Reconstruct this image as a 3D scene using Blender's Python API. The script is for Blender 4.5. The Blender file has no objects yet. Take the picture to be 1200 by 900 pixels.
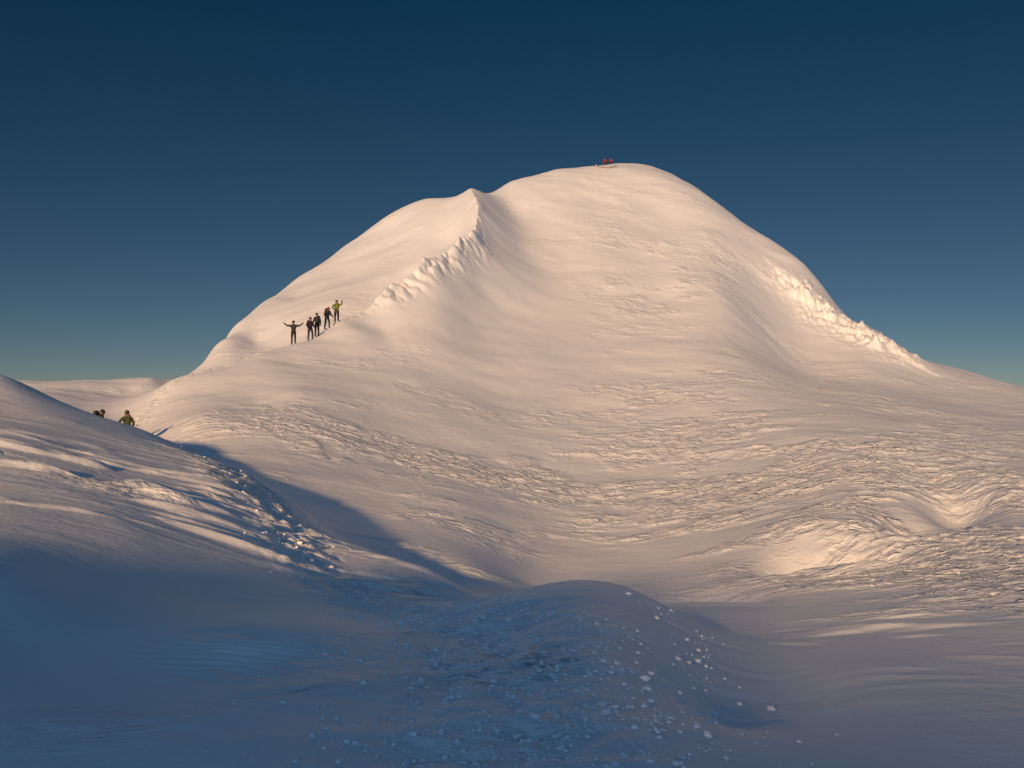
import bpy, bmesh, math, random
import numpy as np
from mathutils import Vector, Matrix
random.seed(7); np.random.seed(7)
scene = bpy.context.scene
SUN_AZ = math.radians(-161.0)
SUN_EL = math.radians(14.6)

# ------------------------------------------------------------------ terrain
# Image pixel coordinates with estimated depths, for a camera at the world origin:
# (pixel column, pixel row, estimated depth along +Y in metres); 1200 units = tangent 1,
# 600 = straight ahead (+Y), 450 = level.
S = []
def add(*pts): S.extend(pts)
for u in (-600,-300,0,300,600,900,1200,1500,1800): add((u,1300,2.4))
add((-300,900,5.2),(0,900,4.9),(300,900,4.6),(600,900,4.5),(780,900,4.6),(900,900,4.9),(1200,900,5.6),(1500,900,6))
add((0,800,6.8),(200,800,6.6),(400,800,6.5),(600,800,6.6),(760,800,6.8))
add((0,740,8.5),(200,740,8.5),(400,740,8.8),(600,740,8.8),(740,740,8.6))
# near mound
add((590,694,12.5),(630,685,12.8),(690,679,13),(740,690,12.5),(790,722,11),(825,765,9.5),(845,815,8),(855,860,7))
add((590,712,17),(690,705,18),(750,715,16),(690,700,25),(800,742,15))
add((690,668,32),(620,680,29))
# right foreground
add((900,860,6),(900,800,9),(900,745,13),(860,718,18),(1000,800,8.6),(1000,740,13),(1000,700,20),(1000,660,27))
add((1200,800,8.8),(1200,700,17),(1200,650,26),(1200,600,36),(1200,520,60),(1200,485,90))
add((1500,700,17),(1500,600,36),(1500,520,70),(1500,490,110),(1500,482,135),(1500,520,170))
add((1800,700,17),(1800,560,60),(1800,520,130),(1800,560,200))
add((1000,600,36),(1000,560,44),(1000,500,62),(1000,455,90),(1000,420,112))
add((1100,600,36),(1100,540,50),(1100,490,75),(1100,455,105))
add((850,680,27),(780,695,25),(850,620,38),(850,560,50),(850,500,64),(850,430,84),(850,350,110),(850,290,132),(900,320,132),(930,370,124),(930,430,104))
add((700,640,38),(700,600,44),(700,560,52),(700,500,65),(700,400,90),(700,300,118),(700,240,138))
add((775,350,108),(775,250,140),(775,460,76))
add((620,640,36),(620,580,46),(620,500,63),(620,420,82),(620,340,102),(610,290,116),(600,250,130))
add((550,660,27),(550,640,31),(550,600,38),(550,540,51),(550,460,69),(550,380,87),(560,330,98))
add((450,630,28.5),(450,580,38.5),(450,520,51),(450,440,68),(450,390,79))
# near left shoulder edge
add((0,443,32),(60,470,34),(110,492,35),(160,506,36),(235,534,34),(300,560,30),(345,590,27),(390,625,24),(440,647,22),(500,668,20.5),(565,697,20))
add((0,470,42),(60,512,42),(110,530,44),(160,538,44),(235,535,39),(300,562,34),(345,590,30),(400,628,27),(500,684,24))
add((150,515,51),(100,510,51))
add((0,455,70),(0,444,84),(0,480,110),(60,462,66),(60,446,80),(60,480,105),(110,446,80),(150,487,60),(150,460,72),(150,446,80),(150,480,105),(178,446,76))
add((0,480,27.5),(0,515,21.5),(0,560,16.5),(0,620,11.8),(0,665,9.8),(150,530,25.5),(150,560,20.5),(150,620,14),(150,665,12),(300,580,24),(300,600,20.5),(300,640,16.5),(300,680,13.5),(250,700,11.8),(100,700,10),(400,660,18),(400,690,14.5),(500,692,16.5),(480,720,11.5))
add((-300,580,14),(-300,520,19),(-300,700,8),(-300,485,26),(-300,480,36),(-300,465,80),(-300,500,110),(-600,580,14),(-600,500,30),(-600,490,100))
# west ridge crest
crest = [(200,445,64),(235,433,66),(300,415,71),(345,402,75),(400,377,80),(450,358,85),(500,330,93),(535,312,99),(556,298,104),(560,262,115),(551,223,128)]
add(*crest)
add((200,490,53),(235,490,50),(235,458,60),(345,525,44),(345,462,58),(345,422,69),(300,470,57),(400,410,73))
add((200,460,74),(235,452,74),(300,424,77),(345,412,80),(400,390,85),(450,374,90),(500,346,98))
add((235,500,95))
# sunlit west flank behind crest
add((246,419,92),(262,402,98),(300,362,110),(350,325,119),(400,291,128),(450,256,134),(500,233,136))
add((300,400,92),(345,380,92),(345,350,106),(400,355,97),(400,320,114),(450,325,106),(450,280,124),(500,300,110),(500,265,122),(530,285,114),(530,245,126))
# skyline
sky = [(600,213,142),(650,200,153),(700,193,162),(760,194,165),(790,205,162),(820,222,158),(850,245,153),(900,280,147),(940,307,142),(960,330,138),(985,365,134),(1000,376,134),(1030,388,132),(1053,405,128),(1066,418,132),(1100,430,134),(1150,442,132),(1200,457,130)]
add(*sky)
for (u,v,y) in sky+[(262,402,98),(300,362,110),(350,325,119),(400,291,128),(450,256,134),(500,233,136),(551,221,128)]:
    if v<410 or u>1000: add((u,v+26,y*1.13))
for u in range(-600,1801,240):
    add((u,600,320),(u,520,900),(u,466,4000))
S = np.array(S,float)
def to_polar(u,v,y):
    a=(u-600)/1200.; x=a*y; z=(450-v)/1200.*y; r=np.hypot(x,y)
    return np.arctan2(x,y), np.log(r), z/r
th_c, L_c, e_c = to_polar(S[:,0],S[:,1],S[:,2])
KL = 0.42
P = np.stack([th_c, L_c*KL],1)
def tps(d2):
    return 0.5*d2*np.log(d2+1e-12)
n=len(P)
D2=((P[:,None]-P[None])**2).sum(-1)
A=np.zeros((n+3,n+3)); A[:n,:n]=tps(D2)+np.eye(n)*2e-5
A[:n,n]=1; A[:n,n+1:]=P; A[n,:n]=1; A[n+1:,:n]=P.T
w=np.linalg.solve(A, np.concatenate([e_c,np.zeros(3)]))
def tps_eval(T,Lk):
    out=np.empty(T.size); T=T.ravel(); Lk=Lk.ravel()
    for i in range(0,T.size,20000):
        t=T[i:i+20000,None]; l=Lk[i:i+20000,None]
        d2=(t-P[None,:,0])**2+(l-P[None,:,1])**2
        out[i:i+20000]=tps(d2)@w[:n]+w[n]+w[n+1]*t[:,0]+w[n+2]*l[:,0]
    return out

def pn(x,y,seed=0):
    xi=np.floor(x).astype(np.int64); yi=np.floor(y).astype(np.int64)
    fx=x-xi; fy=y-yi
    def g(ix,iy,dx,dy):
        h=(ix*374761393+iy*668265263+seed*362437)&0xffffffff
        h=((h^(h>>13))*1274126177)&0xffffffff
        h=(h^(h>>16))
        an=h.astype(np.float64)/4294967296.*6.2831853
        return np.cos(an)*dx+np.sin(an)*dy
    ux=fx*fx*fx*(fx*(fx*6-15)+10); uy=fy*fy*fy*(fy*(fy*6-15)+10)
    a=g(xi,yi,fx,fy); b=g(xi+1,yi,fx-1,fy); c=g(xi,yi+1,fx,fy-1); d=g(xi+1,yi+1,fx-1,fy-1)
    return ((a*(1-ux)+b*ux)*(1-uy)+(c*(1-ux)+d*ux)*uy)*1.5
def fbm(x,y,octv,seed=0,rough=0.5):
    s=0;amp=1
    for o in range(octv):
        s=s+amp*pn(x,y,seed+o*17); x=x*2.03+3.1; y=y*2.03-1.7; amp*=rough
    return s
def sstep(a,b,x):
    t=np.clip((x-a)/(b-a),0,1); return t*t*(3-2*t)

FT=0.62
thc=np.concatenate([np.linspace(-math.pi,-FT,70,endpoint=False),np.linspace(-FT,FT,420),np.linspace(FT,math.pi,71)[1:]])
def seg(a,b,m): return np.linspace(math.log(a),math.log(b),m,endpoint=False)
Lc=np.concatenate([seg(0.6,3.5,14),seg(3.5,300,430),np.linspace(math.log(300),math.log(5000),16)])
TT,LL=np.meshgrid(thc,Lc,indexing='ij')
Ec=tps_eval(np.clip(TT,-1.0,1.0),LL*KL).reshape(TT.shape)

def interp_axis(vals,xs,xq,axis):
    v=np.moveaxis(vals,axis,0)
    i=np.clip(np.searchsorted(xs,xq,side='right')-1,0,len(xs)-2)
    t=((xq-xs[i])/(xs[i+1]-xs[i]))[:,None]
    i0=np.clip(i-1,0,len(xs)-1); i2=i+1; i3=np.clip(i+2,0,len(xs)-1)
    h=(xs[i2]-xs[i])[:,None]
    m1=(v[i2]-v[i0])/np.maximum(xs[i2]-xs[i0],1e-9)[:,None]*h
    m2=(v[i3]-v[i])/np.maximum(xs[i3]-xs[i],1e-9)[:,None]*h
    o=(2*t**3-3*t**2+1)*v[i]+(t**3-2*t**2+t)*m1+(-2*t**3+3*t**2)*v[i2]+(t**3-t**2)*m2
    return np.moveaxis(o,0,axis)
thf=np.concatenate([np.linspace(-math.pi,-FT,200,endpoint=False),np.linspace(-FT,FT,1350),np.linspace(FT,math.pi,141)[1:]])
Lf=np.concatenate([seg(0.6,3.6,30),seg(3.6,16,380),seg(16,55,340),seg(55,175,450),seg(175,300,30),np.linspace(math.log(300),math.log(5000),30)])
E=interp_axis(interp_axis(Ec,thc,thf,0),Lc,Lf,1)
T,L=np.meshgrid(thf,Lf,indexing='ij')
R=np.exp(L); X=R*np.sin(T); Y=R*np.cos(T); Z=E*R
# ridge behind the photographer (its shadow falls across the near basin)
DS = -(X*math.sin(SUN_AZ)+Y*math.cos(SUN_AZ)); LM=-Y*math.sin(SUN_AZ)+X*math.cos(SUN_AZ)
HILL=11.2+1.7*sstep(0.5,3.2,LM)-3.3*sstep(7.4,11.2,LM)
prof=np.where(DS>-45, np.exp(-((DS+45)/18.)**2), np.exp(-((DS+45)/90.)**2))
hz = -1.7-0.012*np.minimum(R,2500) + (HILL+1.7+0.5+0.45*fbm(LM/5.,DS*0+3,3,91))*prof
w_b = sstep(0.62,1.15,np.abs(T))*sstep(3.,14,R)
Z = Z*(1-w_b)+hz*w_b
w_n = np.maximum(sstep(3.2,1.8,R),0)
Z = Z*(1-w_n)+(-1.7)*w_n
bk=sstep(1.3,1.9,np.abs(T)); Z=Z*(1-bk)+hz*bk

def G(u,y,su,sy):
    a=math.atan2(u-600,1200.); 
    return np.exp(-((T-a)/(su/1200.))**2-((L-math.log(y*math.sqrt(1+((u-600)/1200.)**2)))/sy)**2)
front=1-sstep(0.7,1.3,np.abs(T))
far=sstep(400,250,R)
rough=0.3*np.ones_like(R)
for (u,y,su,sy,wt) in [(1150,30,200,.5,.9),(700,46,260,.22,.45),(450,44,160,.2,.35),(900,62,200,.2,.5),(780,112,110,.12,.6),(1000,44,120,.2,.4),(640,7,160,.35,.4),
                       (90,19,170,.25,.45),(270,27,60,.2,.5),(620,70,60,.1,.2),(400,55,60,.1,.2),(1000,90,90,.1,.3),(760,85,90,.1,.3),
                       (560,85,90,.18,-.35),(640,100,70,.22,-.4),(860,105,60,.1,-.25),(1000,9,90,.3,-.35),(200,8,220,.2,-.15),(450,62,80,.1,-.1),(400,110,140,.2,-.1),(900,18,90,.2,-.2)]:
    rough+=wt*G(u,y,su,sy)
rough=np.clip(rough,0.03,1.1)
ca,sa=math.cos(-0.35),math.sin(-0.35)
xr=X*ca-Y*sa; yr=X*sa+Y*ca
patch=sstep(-0.10,0.50,fbm(xr/12,yr/9,3,5)+0.6*fbm(xr/3,yr/2.2,2,6)+ (rough-0.5)*1.0)
rough=np.clip(rough*0.16+patch*rough*1.1,0.02,1.1)
disp=0.22*fbm(xr/17,yr/11,3,11)*np.clip(R/60,0.08,1)
disp+=0.08*fbm(xr/3.4,yr/2.6,3,21)*np.clip(R/50,.15,1)*(0.35+rough)
# sastrugi: thin raised wind plates with eroded edges
s=fbm(xr/1.5+0.5*pn(X/3,Y/3,3),yr/0.9,3,31,0.55)
disp+=0.048*(sstep(-.08,.24,s)+.3*s)*rough*np.clip(R/35,.22,1)
s=fbm(xr/0.6+7,yr/0.42,3,33,0.55)
disp+=0.018*(sstep(-.1,.2,s))*rough*np.clip(R/25,.35,1)*sstep(90,50,R)
s=fbm(xr/0.35+3,yr/0.2,3,36,0.55)
disp+=0.006*(sstep(-.05,.2,s))*rough*sstep(22,10,R)
disp+=0.006*fbm(xr/0.5,yr/0.3,2,41)*rough
dr=np.maximum(0,fbm(xr/3.5,yr/0.8,3,45)-.12)
disp+=dr*(0.35*G(90,19,190,.22)+0.15*G(600,7.5,260,.4)+0.25*G(450,17,120,.2)+.10*G(1000,12,150,.3))
Z+=disp*far*front
Z+=0.02*np.sin((Y*1.0+X*0.55+0.25*fbm(X/1.2,Y/1.2,2,48))*2*math.pi/0.21)*G(290,7.6,85,.14)

def W(u,v,y): return ((u-600)/1200.*y,y)
trail=[W(610,900,3.2),W(600,900,4.5),W(590,800,6.5),W(560,740,9),W(470,705,12.5),W(400,690,15),W(350,650,17.5),W(335,610,21.5),W(310,575,27),W(265,548,32),W(180,510,36),W(150,510,46),W(160,490,58),W(200,455,63),W(245,432,66),W(300,415,71),W(345,402,75),W(400,377,80),W(450,358,85)]
TR=np.array(trail)
def dist_poly(X,Y,PL,signed=False):
    d=np.full(X.shape,1e9); sg=np.ones(X.shape); bp=np.zeros(X.shape)
    for (a,b) in zip(PL[:-1],PL[1:]):
        ab=b-a; t=np.clip(((X-a[0])*ab[0]+(Y-a[1])*ab[1])/(ab@ab),0,1)
        dx=X-a[0]-t*ab[0]; dy=Y-a[1]-t*ab[1]; dd=np.hypot(dx,dy)
        if signed:
            c=(ab[0]*dy-ab[1]*dx)/math.hypot(*ab)
            sel=(dd<d-1e-7)|((np.abs(dd-d)<=1e-7)&(np.abs(c)>bp))
            sg=np.where(sel,np.sign(c),sg); bp=np.where(sel,np.abs(c),bp)
        d=np.minimum(d,dd)
    return (d,sg) if signed else d
dtr=dist_poly(X,Y,TR)
tm=np.exp(-(dtr/0.75)**2)
tf=np.clip(R/25,.4,1)
Z+= tm*tf*(-0.05+0.10*fbm(X/0.55,Y/0.5,2,61)+0.06*pn(X/0.18,Y/0.18,62))
CR=np.array([W(*c) for c in crest[5:9]])
dc=dist_poly(X,Y,CR)
cm=np.exp(-(dc/1.4)**2)
bl=fbm(X/1.9,Y/1.9,2,71)
Z+=cm*(0.85*np.abs(bl)+.1*np.abs(fbm(X/.6,Y/.6,2,73)))
CR2=np.array([W(*c) for c in crest[8:]])
cm2=np.exp(-(dist_poly(X,Y,CR2)/1.1)**2)*sstep(127,118,Y)
Z+=cm2*(0.4*np.abs(fbm(X/1.5,Y/1.5,2,72)))
CR3=np.array([W(*c) for c in crest[1:]])
Z+=1.9*np.exp(-dist_poly(X,Y,CR3)/1.4)*sstep(76,92,Y)*sstep(131,118,Y)
# serac band on the east shoulder: a step with lumpy broken ice
IC=np.array([W(925,0,131),W(945,0,128),W(985,0,123),W(1020,0,119.5),W(1052,0,116.5)])
di,sg=dist_poly(X,Y,IC,True); sd=di*sg+1.3*fbm(X/2.2,Y/2.2,3,83)
endf=np.exp(-(dist_poly(X,Y,IC[1:-1])/5.5)**2)
Z+=0.8*sstep(-1.2,1.2,sd)*np.exp(-np.maximum(sd,0)**2/60.)*endf
ci=np.exp(-((sd-1.0)/4.2)**2)*endf
Z+=ci*(1.0*np.abs(fbm(X/2.4,Y/2.4,2,81,.5))+0.9*np.abs(fbm(X/0.9,Y/0.9,2,82)))
# wind scoops: smooth hollows sinking away into a sunlit back wall, with a near lip
Z+=-1.25*G(985,28.8,75,.075)+.35*G(960,34,80,.07)-.35*G(925,29.3,30,.05)+.34*G(1000,26.0,70,.022)
Z+=-1.1*G(1120,39,34,.10)-.75*G(1068,34,35,.06)+.3*G(1165,43,40,.08)-.5*G(1090,46,30,.06)
Z+=-.75*G(820,23,55,.08)+.18*G(820,20.7,55,.022)
attr_rough=rough*(1-.8*ci)*(1-.8*np.clip(G(985,29,85,.12)+G(1115,39,45,.14)+G(820,23,70,.12),0,1)); attr_trail=np.clip(tm*tf+0.8*cm+1.0*ci,0,1)

nt,nr=R.shape
co=np.stack([X,Y,Z],-1).reshape(-1,3).astype(np.float32)
idx=np.arange(nt*nr).reshape(nt,nr)
q=np.stack([idx[:-1,:-1],idx[:-1,1:],idx[1:,1:],idx[1:,:-1]],-1).reshape(-1,4)[:, ::-1]
cent=np.array([[0,0,-1.7]],np.float32); ci_=len(co)
co=np.concatenate([co,cent])
tri=np.stack([np.full(nt-1,ci_),idx[:-1,0],idx[1:,0]],-1)[:, ::-1]
me=bpy.data.meshes.new("snow_terrain")
me.vertices.add(len(co)); me.vertices.foreach_set("co",co.ravel())
nl=q.size+tri.size
me.loops.add(nl); me.loops.foreach_set("vertex_index",np.concatenate([q.ravel(),tri.ravel()]).astype(np.int32))
npoly=len(q)+len(tri); me.polygons.add(npoly)
ls=np.concatenate([np.arange(len(q))*4, q.size+np.arange(len(tri))*3]).astype(np.int32)
me.polygons.foreach_set("loop_start",ls)
me.polygons.foreach_set("use_smooth",np.ones(npoly,bool))
me.update(calc_edges=True)
for nm,arr in (("rough",attr_rough),("trail",attr_trail)):
    at=me.attributes.new(nm,'FLOAT','POINT'); at.data.foreach_set("value",np.append(arr.ravel(),0.2).astype(np.float32))
terrain=bpy.data.objects.new("snow_mountain_terrain",me); scene.collection.objects.link(terrain)

def ground(x,y):
    t=math.atan2(x,y); l=math.log(max(math.hypot(x,y),.61))
    i=int(np.clip(np.searchsorted(thf,t)-1,0,nt-2)); j=int(np.clip(np.searchsorted(Lf,l)-1,0,nr-2))
    a=(t-thf[i])/(thf[i+1]-thf[i]); b=(l-Lf[j])/(Lf[j+1]-Lf[j])
    return float((Z[i,j]*(1-a)+Z[i+1,j]*a)*(1-b)+(Z[i,j+1]*(1-a)+Z[i+1,j+1]*a)*b)

# ------------------------------------------------------------------ materials
def nodes(name):
    m=bpy.data.materials.new(name); m.use_nodes=True
    return m,m.node_tree.nodes,m.node_tree.links,m.node_tree.nodes["Principled BSDF"]
def snow_mat(name="snow"):
    m,N,Lk,b=nodes(name)
    b.inputs["Roughness"].default_value=0.45
    b.inputs["Specular IOR Level"].default_value=0.35
    geo=N.new("ShaderNodeNewGeometry")
    def mp(sc,rot=0.35):
        k=N.new("ShaderNodeMapping"); k.vector_type='TEXTURE'
        k.inputs["Scale"].default_value=sc; k.inputs["Rotation"].default_value=(0,0,rot)
        Lk.new(geo.outputs["Position"],k.inputs["Vector"]); return k
    def nz(sc,scale,det,ro,dist=0):
        t=N.new("ShaderNodeTexNoise"); t.inputs["Scale"].default_value=scale; t.inputs["Detail"].default_value=det
        t.inputs["Roughness"].default_value=ro; t.inputs["Distortion"].default_value=dist
        Lk.new(mp(sc).outputs[0],t.inputs["Vector"]); return t.outputs["Fac"]
    def math_(op,a,b_=None):
        k=N.new("ShaderNodeMath"); k.operation=op
        for i,v in enumerate((a,b_)):
            if v is None: continue
            if isinstance(v,(int,float)): k.inputs[i].default_value=v
            else: Lk.new(v,k.inputs[i])
        return k.outputs[0]
    def plate(v,lo,hi):
        k=N.new("ShaderNodeMapRange"); k.interpolation_type='SMOOTHSTEP'; Lk.new(v,k.inputs[0]); k.inputs[1].default_value=lo; k.inputs[2].default_value=hi
        return k.outputs[0]
    ar=N.new("ShaderNodeAttribute"); ar.attribute_name="rough"
    at=N.new("ShaderNodeAttribute"); at.attribute_name="trail"
    s1=plate(nz((1.3,0.85,3.5),1.5,4,.58,.3),.44,.62)
    s2=nz((1.2,0.85,3.0),4.0,4,.55,.2)
    s3=nz((1,1,1),9.0,4,.65)
    s4=nz((1,1,1),60.0,3,.6)
    s5=plate(nz((1.4,0.7,2.0),9.0,4,.6,.3),.44,.6)
    h=math_('MULTIPLY',s1,math_('MULTIPLY',ar.outputs["Fac"],0.10))
    h=math_('ADD',h,math_('MULTIPLY',s2,math_('MULTIPLY',math_('ADD',ar.outputs["Fac"],.07),0.08)))
    h=math_('ADD',h,math_('MULTIPLY',s5,math_('MULTIPLY',ar.outputs["Fac"],.013)))
    h=math_('ADD',h,math_('MULTIPLY',s3,math_('MULTIPLY',math_('ADD',at.outputs["Fac"],.07),0.08)))
    h=math_('ADD',h,math_('MULTIPLY',s4,0.0030))
    bp=N.new("ShaderNodeBump"); bp.inputs["Strength"].default_value=1; bp.inputs["Distance"].default_value=1.0
    Lk.new(h,bp.inputs["Height"]); Lk.new(bp.outputs[0],b.inputs["Normal"])
    big=nz((9,5,5),1.0,4,.55)
    cr=N.new("ShaderNodeMapRange"); Lk.new(big,cr.inputs[0]); cr.inputs[1].default_value=.3; cr.inputs[2].default_value=.7
    mx=N.new("ShaderNodeMix"); mx.data_type='RGBA'; Lk.new(cr.outputs[0],mx.inputs[0])
    mx.inputs[6].default_value=(.82,.82,.83,1); mx.inputs[7].default_value=(.91,.91,.90,1)
    Lk.new(mx.outputs[2],b.inputs["Base Color"])
    return m
snow=snow_mat(); me.materials.append(snow)
def crumb_mat():
    m,N,Lk,b=nodes("snow_crumb")
    t=N.new("ShaderNodeTexNoise"); t.inputs["Scale"].default_value=60; t.inputs["Detail"].default_value=3
    geo=N.new("ShaderNodeNewGeometry"); Lk.new(geo.outputs["Position"],t.inputs["Vector"])
    mx=N.new("ShaderNodeMix"); mx.data_type='RGBA'; Lk.new(t.outputs["Fac"],mx.inputs[0])
    mx.inputs[6].default_value=(.88,.89,.91,1); mx.inputs[7].default_value=(.94,.94,.95,1)  # paler than the terrain snow: caught light put into the crumb colour
    Lk.new(mx.outputs[2],b.inputs["Base Color"]); b.inputs["Roughness"].default_value=.35
    bp=N.new("ShaderNodeBump"); bp.inputs["Distance"].default_value=.004; Lk.new(t.outputs["Fac"],bp.inputs["Height"]); Lk.new(bp.outputs[0],b.inputs["Normal"])
    return m
crumb=crumb_mat()
def cloth(name,c1,c2,rough=.75,sc=18):
    m,N,Lk,b=nodes(name)
    t=N.new("ShaderNodeTexNoise"); t.inputs["Scale"].default_value=sc; t.inputs["Detail"].default_value=4
    tc=N.new("ShaderNodeTexCoord"); Lk.new(tc.outputs["Object"],t.inputs["Vector"])
    mx=N.new("ShaderNodeMix"); mx.data_type='RGBA'; Lk.new(t.outputs["Fac"],mx.inputs[0])
    mx.inputs[6].default_value=(*c1,1); mx.inputs[7].default_value=(*c2,1)
    Lk.new(mx.outputs[2],b.inputs["Base Color"]); b.inputs["Roughness"].default_value=rough
    bp=N.new("ShaderNodeBump"); bp.inputs["Distance"].default_value=.01; Lk.new(t.outputs["Fac"],bp.inputs["Height"]); Lk.new(bp.outputs[0],b.inputs["Normal"])
    return m
M={'black':cloth("black_fabric",(.006,.006,.008),(.015,.015,.018)),
   'navy':cloth("navy_fabric",(.008,.010,.018),(.015,.018,.032)),
   'lime':cloth("lime_fabric",(.09,.12,.015),(.15,.18,.02)),
   'olive':cloth("olive_fabric",(.03,.045,.01),(.06,.075,.015)),
   'red':cloth("red_fabric",(.25,.015,.012),(.36,.03,.02)),
   'blue':cloth("blue_fabric",(.02,.05,.25),(.03,.08,.35)),
   'white':cloth("white_fabric",(.6,.6,.6),(.7,.7,.7)),
   'green':cloth("green_fabric",(.02,.18,.05),(.03,.25,.07)),
   'yellow':cloth("yellow_fabric",(.5,.35,.03),(.6,.42,.05)),
   'grey':cloth("grey_fabric",(.03,.03,.033),(.06,.06,.065)),
   'boot':cloth("boot_leather",(.02,.018,.015),(.05,.03,.02),.5),
   'skin':cloth("skin",(.22,.12,.08),(.28,.16,.1),.5),
   'metal':cloth("pole_metal",(.15,.15,.17),(.25,.25,.27),.35),
   'lens':cloth("goggle_lens",(.01,.01,.015),(.03,.02,.02),.1)}

# ------------------------------------------------------------------ climbers
def frame(d):
    d=d.normalized(); a=Vector((0,0,1)) if abs(d.z)<.9 else Vector((1,0,0))
    x=d.cross(a).normalized(); return x,d.cross(x).normalized()
def tube(bm,pts,rad,mat,n=8,flat=1.0):
    pts=[Vector(p) for p in pts]; rings=[]
    for i,p in enumerate(pts):
        d=(pts[min(i+1,len(pts)-1)]-pts[max(i-1,0)]); x,y=frame(d)
        rings.append([bm.verts.new(p+rad[i]*(x*math.cos(2*math.pi*k/n)+y*flat*math.sin(2*math.pi*k/n))) for k in range(n)])
    for a,b in zip(rings[:-1],rings[1:]):
        for k in range(n):
            f=bm.faces.new((a[k],a[(k+1)%n],b[(k+1)%n],b[k])); f.material_index=mat; f.smooth=True
    for r_ in (rings[0][::-1],rings[-1]):
        f=bm.faces.new(r_); f.material_index=mat
def ellip(bm,c,s,mat,rot=None,cut=None,sub=3,noise=0):
    r=bmesh.ops.create_icosphere(bm,subdivisions=sub,radius=1)
    vs=r['verts']; Mx=(rot or Matrix.Identity(3))
    for v in vs:
        p=Vector((v.co.x*s[0],v.co.y*s[1],v.co.z*s[2]))
        if cut is not None and p.z<cut: p.z=cut
        v.co=Mx@p+Vector(c)
    for f in {f for v in vs for f in v.link_faces}: f.material_index=mat; f.smooth=True
def rbox(bm,c,s,mat,rot=None,bev=.04):
    r=bmesh.ops.create_cube(bm,size=1); vs=r['verts']; Mx=(rot or Matrix.Identity(3))
    for v in vs: v.co=Vector((v.co.x*s[0]*(1-.12*(v.co.z>0)),v.co.y*s[1]*(1-.2*(v.co.z>0)),v.co.z*s[2]))
    es=list({e for v in vs for e in v.link_edges})
    b=bmesh.ops.bevel(bm,geom=es,offset=bev,segments=3,affect='EDGES',profile=.5)
    fs=set(b['faces']); vv=set(v for f in fs for v in f.verts)
    allf=set(f for v in vv for f in v.link_faces)
    for v in vv: v.co=Mx@v.co+Vector(c)
    for f in allf: f.material_index=mat; f.smooth=True

BASE=dict(pelvis=(0,0,.95),belly=(0,0,1.12),chest=(0,.01,1.32),neck=(0,0,1.48),head=(0,-.02,1.6),crown=(0,-.02,1.68),
 hipL=(.10,0,.88),kneeL=(.12,-.03,.50),ankL=(.12,.02,.12),toeL=(.14,-.17,.05),
 hipR=(-.10,0,.88),kneeR=(-.12,-.03,.50),ankR=(-.12,.02,.12),toeR=(-.14,-.17,.05),
 shL=(.19,.01,1.41),elL=(.29,0,1.14),wrL=(.31,-.12,.90),
 shR=(-.19,.01,1.41),elR=(-.29,0,1.14),wrR=(-.31,-.12,.90))
RAD=dict(pelvis=.165,belly=.15,chest=.185,neck=.075,head=.085,crown=.08,hip=.11,knee=.078,ank=.062,toe=.05,sh=.09,el=.066,wr=.045)
EDG=[('pelvis','belly'),('belly','chest'),('chest','neck'),('neck','head'),('head','crown')]
for s_ in 'LR': EDG+=[('pelvis','hip'+s_),('hip'+s_,'knee'+s_),('knee'+s_,'ank'+s_),('ank'+s_,'toe'+s_),('chest','sh'+s_),('sh'+s_,'el'+s_),('el'+s_,'wr'+s_)]
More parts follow.
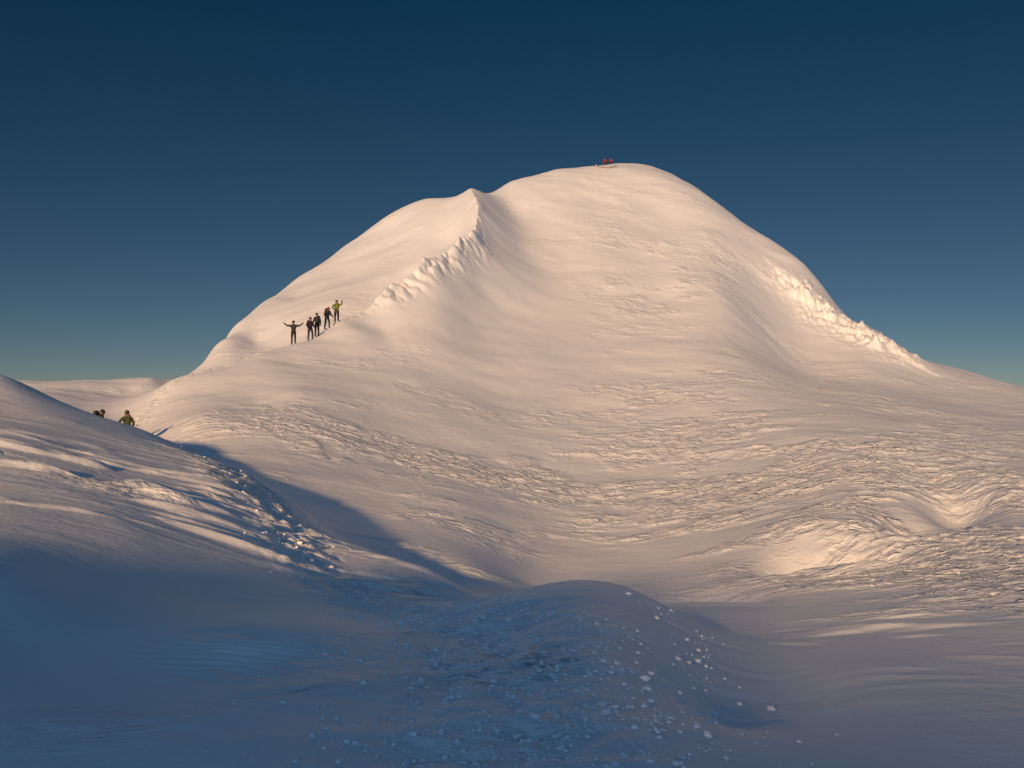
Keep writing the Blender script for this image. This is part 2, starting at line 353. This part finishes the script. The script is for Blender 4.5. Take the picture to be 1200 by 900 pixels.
def climber(loc,yaw,pose={},jacket='black',legs='black',pack='black',helmet='orange',poles=(),scale=1.0,haspack=True,sink=.04,name="climber"):
    J={k:Vector(pose.get(k,v)) for k,v in BASE.items()}
    mats=[jacket,legs,'boot','skin',helmet,pack,'lens','metal','black']
    names=list(J); ix={k:i for i,k in enumerate(names)}
    m=bpy.data.meshes.new("sk"); m.from_pydata([J[k] for k in names],[(ix[a],ix[b]) for a,b in EDG],[])
    o=bpy.data.objects.new("sk",m); scene.collection.objects.link(o)
    md=o.modifiers.new("skin",'SKIN'); md.use_smooth_shade=True
    for i,k in enumerate(names):
        r=RAD.get(k,RAD.get(k[:-1],.08)); sv=m.skin_vertices[0].data[i]
        sv.radius=(r,r*.85 if k in('belly','chest','pelvis') else r); sv.use_root=(k=='pelvis')
    o.modifiers.new("ss",'SUBSURF').levels=2
    dg=bpy.context.evaluated_depsgraph_get(); em=bpy.data.meshes.new_from_object(o.evaluated_get(dg))
    bm=bmesh.new(); bm.from_mesh(em); bpy.data.objects.remove(o)
    segs=[]
    for a,b in EDG:
        k=b[:-1] if b[-1] in 'LR' else b
        mt={'hip':1,'knee':1,'ank':1,'toe':2,'head':3,'crown':3,'belly':0}.get(k,0)
        segs.append((J[a],J[b],mt,k))
    for f in bm.faces:
        c=f.calc_center_median(); best=None
        for a,b,mt,k in segs:
            ab=b-a; t=max(0,min(1,(c-a).dot(ab)/ab.length_squared)); d=(c-a-ab*t).length
            mm=mt
            if k=='ank' and t>.72: mm=2
            if best is None or d<best[0]: best=(d,mm)
        f.material_index=best[1]; f.smooth=True
    hd=(J['crown']-J['neck']).normalized(); hc=J['head']+hd*.05
    zq=Vector((0,0,1)).rotation_difference(hd).to_matrix()
    def hp(x,y,z): return hc+zq@Vector((x,y,z))
    ellip(bm,hc,(.08,.098,.118),3,zq)
    ellip(bm,hp(0,.008,.045),(.108,.128,.10),4,zq,cut=-.015)
    tube(bm,[hp(-.1,-.02,.02),hp(-.06,-.09,.02),hp(0,-.112,.02),hp(.06,-.09,.02),hp(.1,-.02,.02)],[.018,.03,.032,.03,.018],6,8)
    ellip(bm,hp(0,-.105,-.02),(.014,.022,.024),3,zq,sub=2)
    ellip(bm,hp(0,-.09,-.058),(.026,.012,.008),1,zq,sub=1)
    for sx in(-1,1): ellip(bm,hp(sx*.085,.0,-.015),(.014,.024,.034),3,zq,sub=2)
    tube(bm,[J['neck']-hd*.03,J['neck']+hd*.05],[.1,.085],0,12)
    for s_,sg in(('L',1),('R',-1)):
        wv=J['wr'+s_]; d=(wv-J['el'+s_]).normalized(); x,y=frame(d)
        tube(bm,[wv-d*.06,wv,wv+d*.02],[.052,.055,.045],8,10)
        tube(bm,[wv,wv+d*.05,wv+d*.095],[.034,.048,.042],8,10,.55)
        curl=.9 if s_ in poles else .35
        for i,(off,ln) in enumerate(((-.033,.075),(-.011,.085),(.011,.08),(.033,.062))):
            b0=wv+d*.085+x*off; b1=b0+d*ln*.4+y*ln*.12*curl; b2=b1+d*ln*.3*(1.2-curl)+y*ln*.35*curl; b3=b2+d*ln*.2*(1-curl)+y*ln*.3*curl-d*ln*.15*curl
            tube(bm,[b0,b1,b2,b3],[.013,.012,.011,.008],8,6)
        t0=wv+d*.03+x*sg*.04; tube(bm,[t0,t0+d*.035+x*sg*.03,t0+d*.065+x*sg*.03+y*.015],[.015,.014,.010],8,6)
    up_=(J['chest']-J['pelvis']).normalized(); tq=Vector((0,0,1)).rotation_difference(up_).to_matrix()
    tube(bm,[J['pelvis']-up_*.06,J['pelvis']+up_*.02],[.185,.175],0,14,.85)
    tube(bm,[J['pelvis']+up_*.06,J['pelvis']+up_*.10],[.17,.168],8,14,.85)
    if haspack:
        c=(J['chest']+J['belly'])*.5+tq@Vector((0,.24,.03))
        rbox(bm,c,(.31,.21,.50),5,tq); rbox(bm,c+tq@Vector((0,.02,.28)),(.27,.2,.12),5,tq,.03)
        for sx in(-1,1):
            tube(bm,[J['chest']+tq@Vector((sx*.12,.15,.1)),J['chest']+tq@Vector((sx*.12,-.0,.17)),J['chest']+tq@Vector((sx*.13,-.165,.02)),J['chest']+tq@Vector((sx*.14,-.1,-.16)),J['chest']+tq@Vector((sx*.14,.1,-.2))],[.022]*5,8,6)
    for s_ in 'LR':
        a=J['ank'+s_]; t=J['toe'+s_]; fd=(t-a); fd.z=0; fd.normalize(); sd=Vector((-fd.y,fd.x,0))
        for k in(-.04,.05,.14):
            for e in(-.04,.04):
                p=Vector((a.x,a.y,a.z-.085))+fd*k+sd*e; tube(bm,[p,p-Vector((0,0,.05))],[.008,.002],7,4)
    for s_ in poles:
        wv=J['wr'+s_]; d=(wv-J['el'+s_]).normalized(); hpnt=wv+d*.1
        ft=Vector((hpnt.x*1.15,hpnt.y-.12,-.05)); u_=(hpnt-ft).normalized()
        tube(bm,[hpnt+u_*.1,hpnt-u_*.06],[.018,.016],8,8); tube(bm,[hpnt-u_*.06,ft],[.011,.008],7,8)
        tube(bm,[ft+u_*.07,ft+u_*.08],[.04,.04],8,10)
    mm=bpy.data.meshes.new(name); bmesh.ops.recalc_face_normals(bm,faces=bm.faces); bm.to_mesh(mm); bm.free()
    for k in mats: mm.materials.append(M[k])
    ob=bpy.data.objects.new(name,mm); scene.collection.objects.link(ob)
    x,y=loc; ob.location=(x,y,ground(x,y)-sink+.04); ob.rotation_euler=(0,0,yaw); ob.scale=(scale,)*3
    return ob
def at_(u,y): return ((u-600)/1200.*y,y)
arms_out=dict(elL=(.44,-.02,1.40),wrL=(.64,-.06,1.56),elR=(-.44,-.02,1.40),wrR=(-.64,-.06,1.56))
walk=dict(kneeL=(.11,-.22,.56),ankL=(.12,-.16,.16),toeL=(.13,-.36,.10),kneeR=(-.11,.02,.50),ankR=(-.12,.16,.12),toeR=(-.12,-.02,.05),
          elL=(.27,.08,1.15),wrL=(.27,-.18,1.05),elR=(-.27,-.02,1.16),wrR=(-.27,-.25,1.05))
lean=dict(walk); lean.update(belly=(0,-.05,1.1),chest=(0,-.16,1.28),neck=(0,-.24,1.42),head=(0,-.30,1.53),crown=(0,-.32,1.6),shL=(.19,-.17,1.36),shR=(-.19,-.17,1.36),
          elL=(.28,-.2,1.1),wrL=(.27,-.44,1.0),elR=(-.28,-.22,1.1),wrR=(-.27,-.46,1.0))
onearm=dict(elL=(.40,-.1,1.42),wrL=(.42,-.2,1.66),elR=(-.36,-.06,1.22),wrR=(-.22,-.22,1.08))
c1=climber(at_(344,75),.1,arms_out,'black','black','black','black',haspack=False)
c2=climber(at_(363.5,76.8),.5,walk,'black','navy','red','black',poles=('R',))
c3=climber(at_(371.5,78),-.2,{},'black','black','navy','black')
c4=climber(at_(383,78.8),.6,lean,'navy','black','black','red',poles=('L','R'))
c5=climber(at_(394.5,80),.1,onearm,'lime','black','black','lime',haspack=True)
c6=climber(at_(113,47),1.3,lean,'black','black','black','black')
c7=climber(at_(149,47.3),.3,onearm|dict(elL=(.3,0,1.15),wrL=(.2,-.2,1.0)),'olive','grey','black','olive')
sit=dict(pelvis=(0,.1,.22),belly=(0,.1,.4),chest=(0,.06,.6),neck=(0,.03,.76),head=(0,0,.88),crown=(0,0,.96),hipL=(.1,.04,.2),hipR=(-.1,.04,.2),kneeL=(.17,-.36,.44),kneeR=(-.17,-.36,.44),
         ankL=(.16,-.52,.12),ankR=(-.16,-.52,.12),toeL=(.18,-.7,.08),toeR=(-.18,-.7,.08),shL=(.19,.06,.69),shR=(-.19,.06,.69),elL=(.27,-.08,.46),elR=(-.27,-.08,.46),wrL=(.2,-.28,.44),wrR=(-.2,-.28,.44))
c8=climber(at_(709,160.5),.3,sit,'red','black','red','red'); c9=climber(at_(716,161),-.4,sit,'red','navy','black','black',haspack=False)
# low string of prayer flags in front of the two on the summit
bm=bmesh.new()
xa,xb,yf=at_(697,156)[0],at_(722,156)[0],156.0
pts=[]
for i in range(25):
    t=i/24; x=xa+(xb-xa)*t; y=yf-0.9*math.sin(math.pi*t); pts.append(Vector((x,y,ground(x,y)+.42-.28*math.sin(math.pi*t))))
tube(bm,pts,[.018]*25,0,6)
for k in (0,24):
    p=pts[k]; tube(bm,[p+Vector((0,0,.08)),p-Vector((0,0,.6))],[.025,.025],0,8)
for i in range(24):
    a,b=pts[i],pts[i+1]; dn=Vector((0,-.03,-.17)); g=(b-a)*.08
    vs=[bm.verts.new(p) for p in (a+g,b-g,b-g+dn,a+g+dn)]
    f=bm.faces.new(vs); f.material_index=1+i%5
fm=bpy.data.meshes.new("prayer_flags"); bm.to_mesh(fm); bm.free()
for k in ('black','blue','white','red','green','yellow'): fm.materials.append(M[k])
fo=bpy.data.objects.new("prayer_flags",fm); scene.collection.objects.link(fo)

# ------------------------------------------------------------------ broken snow lumps
bmI=bmesh.new(); bmesh.ops.create_icosphere(bmI,subdivisions=2,radius=1)
tv=np.array([v.co[:] for v in bmI.verts]); tfc=np.array([[v.index for v in f.verts] for f in bmI.faces]); bmI.free()
VS=[];FS=[];off=0
def lump(x,y,s):
    global off
    k=tv*np.array([s*random.uniform(.7,1.5),s*random.uniform(.6,1.2),s*random.uniform(.5,.9)])
    ns=np.array([random.uniform(0,50) for _ in range(3)])
    d=1+.35*np.sin(tv@np.array([3.1,1.2,2.3])+ns[0])*np.sin(tv@np.array([-1.7,3.4,1.1])+ns[1])+.12*np.random.randn(len(tv))
    k=k*d[:,None]; a=random.uniform(0,6.28); c_,s_=math.cos(a),math.sin(a)
    k=k@np.array([[c_,s_,0],[-s_,c_,0],[0,0,1]])
    VS.append(k+np.array([x,y,ground(x,y)+s*.28])); FS.append(tfc+off); off+=len(tv)
for i in range(2600):
    t=random.random()**1.1; y=4.1*math.exp(t*math.log(15/4.1))
    cx=np.interp(y,TR[:,1],TR[:,0]); x=cx+random.gauss(.1,.55)
    s=.004+.016*random.random()**6+.0010*y*random.random()**1.4
    lump(x,y,s)
for i in range(160):
    k=random.randint(7,9); t=random.random(); p=TR[k-1]*(1-t)+TR[k]*t
    lump(p[0]+random.gauss(0,.45),p[1]+random.gauss(0,.3),.012+.03*random.random()**2)
rim=np.array([W(770,0,11.2),W(800,0,10.3),W(825,0,9.2),W(842,0,8.0),W(800,0,6.6),W(790,0,5.4)])
for i in range(160):
    k=random.randint(1,5); t=random.random(); p=rim[k-1]*(1-t)+rim[k]*t
    lump(p[0]+random.gauss(-.05,.2),p[1]+random.gauss(0,.2),.005+.030*random.random()**5)
mL=bpy.data.meshes.new("snow_lumps"); mL.from_pydata(np.concatenate(VS).tolist(),[],np.concatenate(FS).tolist())
mL.polygons.foreach_set("use_smooth",np.ones(len(mL.polygons),bool)); mL.materials.append(crumb)
lo=bpy.data.objects.new("broken_snow_lumps",mL); scene.collection.objects.link(lo)

# ------------------------------------------------------------------ sky, sun, camera
wd=bpy.data.worlds.new("World"); scene.world=wd; wd.use_nodes=True
N=wd.node_tree.nodes; WL=wd.node_tree.links; bg=N["Background"]
sk=N.new("ShaderNodeTexSky"); sk.sky_type='NISHITA'; sk.sun_disc=False
sk.sun_elevation=SUN_EL; sk.sun_rotation=SUN_AZ; sk.altitude=6400; sk.air_density=1.0; sk.dust_density=0.6; sk.ozone_density=3.0
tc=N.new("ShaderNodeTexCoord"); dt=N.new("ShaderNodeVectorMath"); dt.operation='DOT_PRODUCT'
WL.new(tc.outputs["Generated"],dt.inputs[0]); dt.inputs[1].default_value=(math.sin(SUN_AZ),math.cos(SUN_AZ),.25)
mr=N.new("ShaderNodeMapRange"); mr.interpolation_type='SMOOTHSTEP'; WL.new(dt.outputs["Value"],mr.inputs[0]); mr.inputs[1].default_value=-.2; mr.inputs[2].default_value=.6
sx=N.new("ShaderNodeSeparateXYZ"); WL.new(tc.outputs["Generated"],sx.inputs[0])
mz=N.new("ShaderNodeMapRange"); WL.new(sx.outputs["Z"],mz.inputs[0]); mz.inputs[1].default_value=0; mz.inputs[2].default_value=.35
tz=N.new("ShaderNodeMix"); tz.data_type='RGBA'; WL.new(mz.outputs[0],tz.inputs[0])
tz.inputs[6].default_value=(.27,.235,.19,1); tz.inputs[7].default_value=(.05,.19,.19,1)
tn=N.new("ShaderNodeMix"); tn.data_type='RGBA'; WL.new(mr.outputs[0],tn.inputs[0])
WL.new(tz.outputs[2],tn.inputs[6]); tn.inputs[7].default_value=(1.75,1.75,1.42,1)  # sky on the sun side brightened as added fill for shaded snow
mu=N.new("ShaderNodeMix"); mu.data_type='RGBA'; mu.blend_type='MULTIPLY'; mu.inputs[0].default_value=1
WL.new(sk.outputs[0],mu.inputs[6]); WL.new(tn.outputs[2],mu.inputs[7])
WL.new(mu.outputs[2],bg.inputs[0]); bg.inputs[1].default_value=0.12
sl=bpy.data.lights.new("sun",'SUN'); sl.energy=4.6; sl.angle=math.radians(1.5); sl.color=(1,.60,.27)
so=bpy.data.objects.new("sun",sl); scene.collection.objects.link(so)
dv=Vector((math.sin(SUN_AZ)*math.cos(SUN_EL),math.cos(SUN_AZ)*math.cos(SUN_EL),math.sin(SUN_EL)))
so.rotation_euler=dv.to_track_quat('Z','Y').to_euler(); so.location=dv*50
cam=bpy.data.cameras.new("camera"); cam.sensor_width=36; cam.lens=36; cam.clip_end=20000; cam.clip_start=.05
cobj=bpy.data.objects.new("camera",cam); scene.collection.objects.link(cobj)
cobj.rotation_euler=(math.radians(90),0,0); scene.camera=cobj
scene.view_settings.view_transform='Standard'; scene.view_settings.look='None'
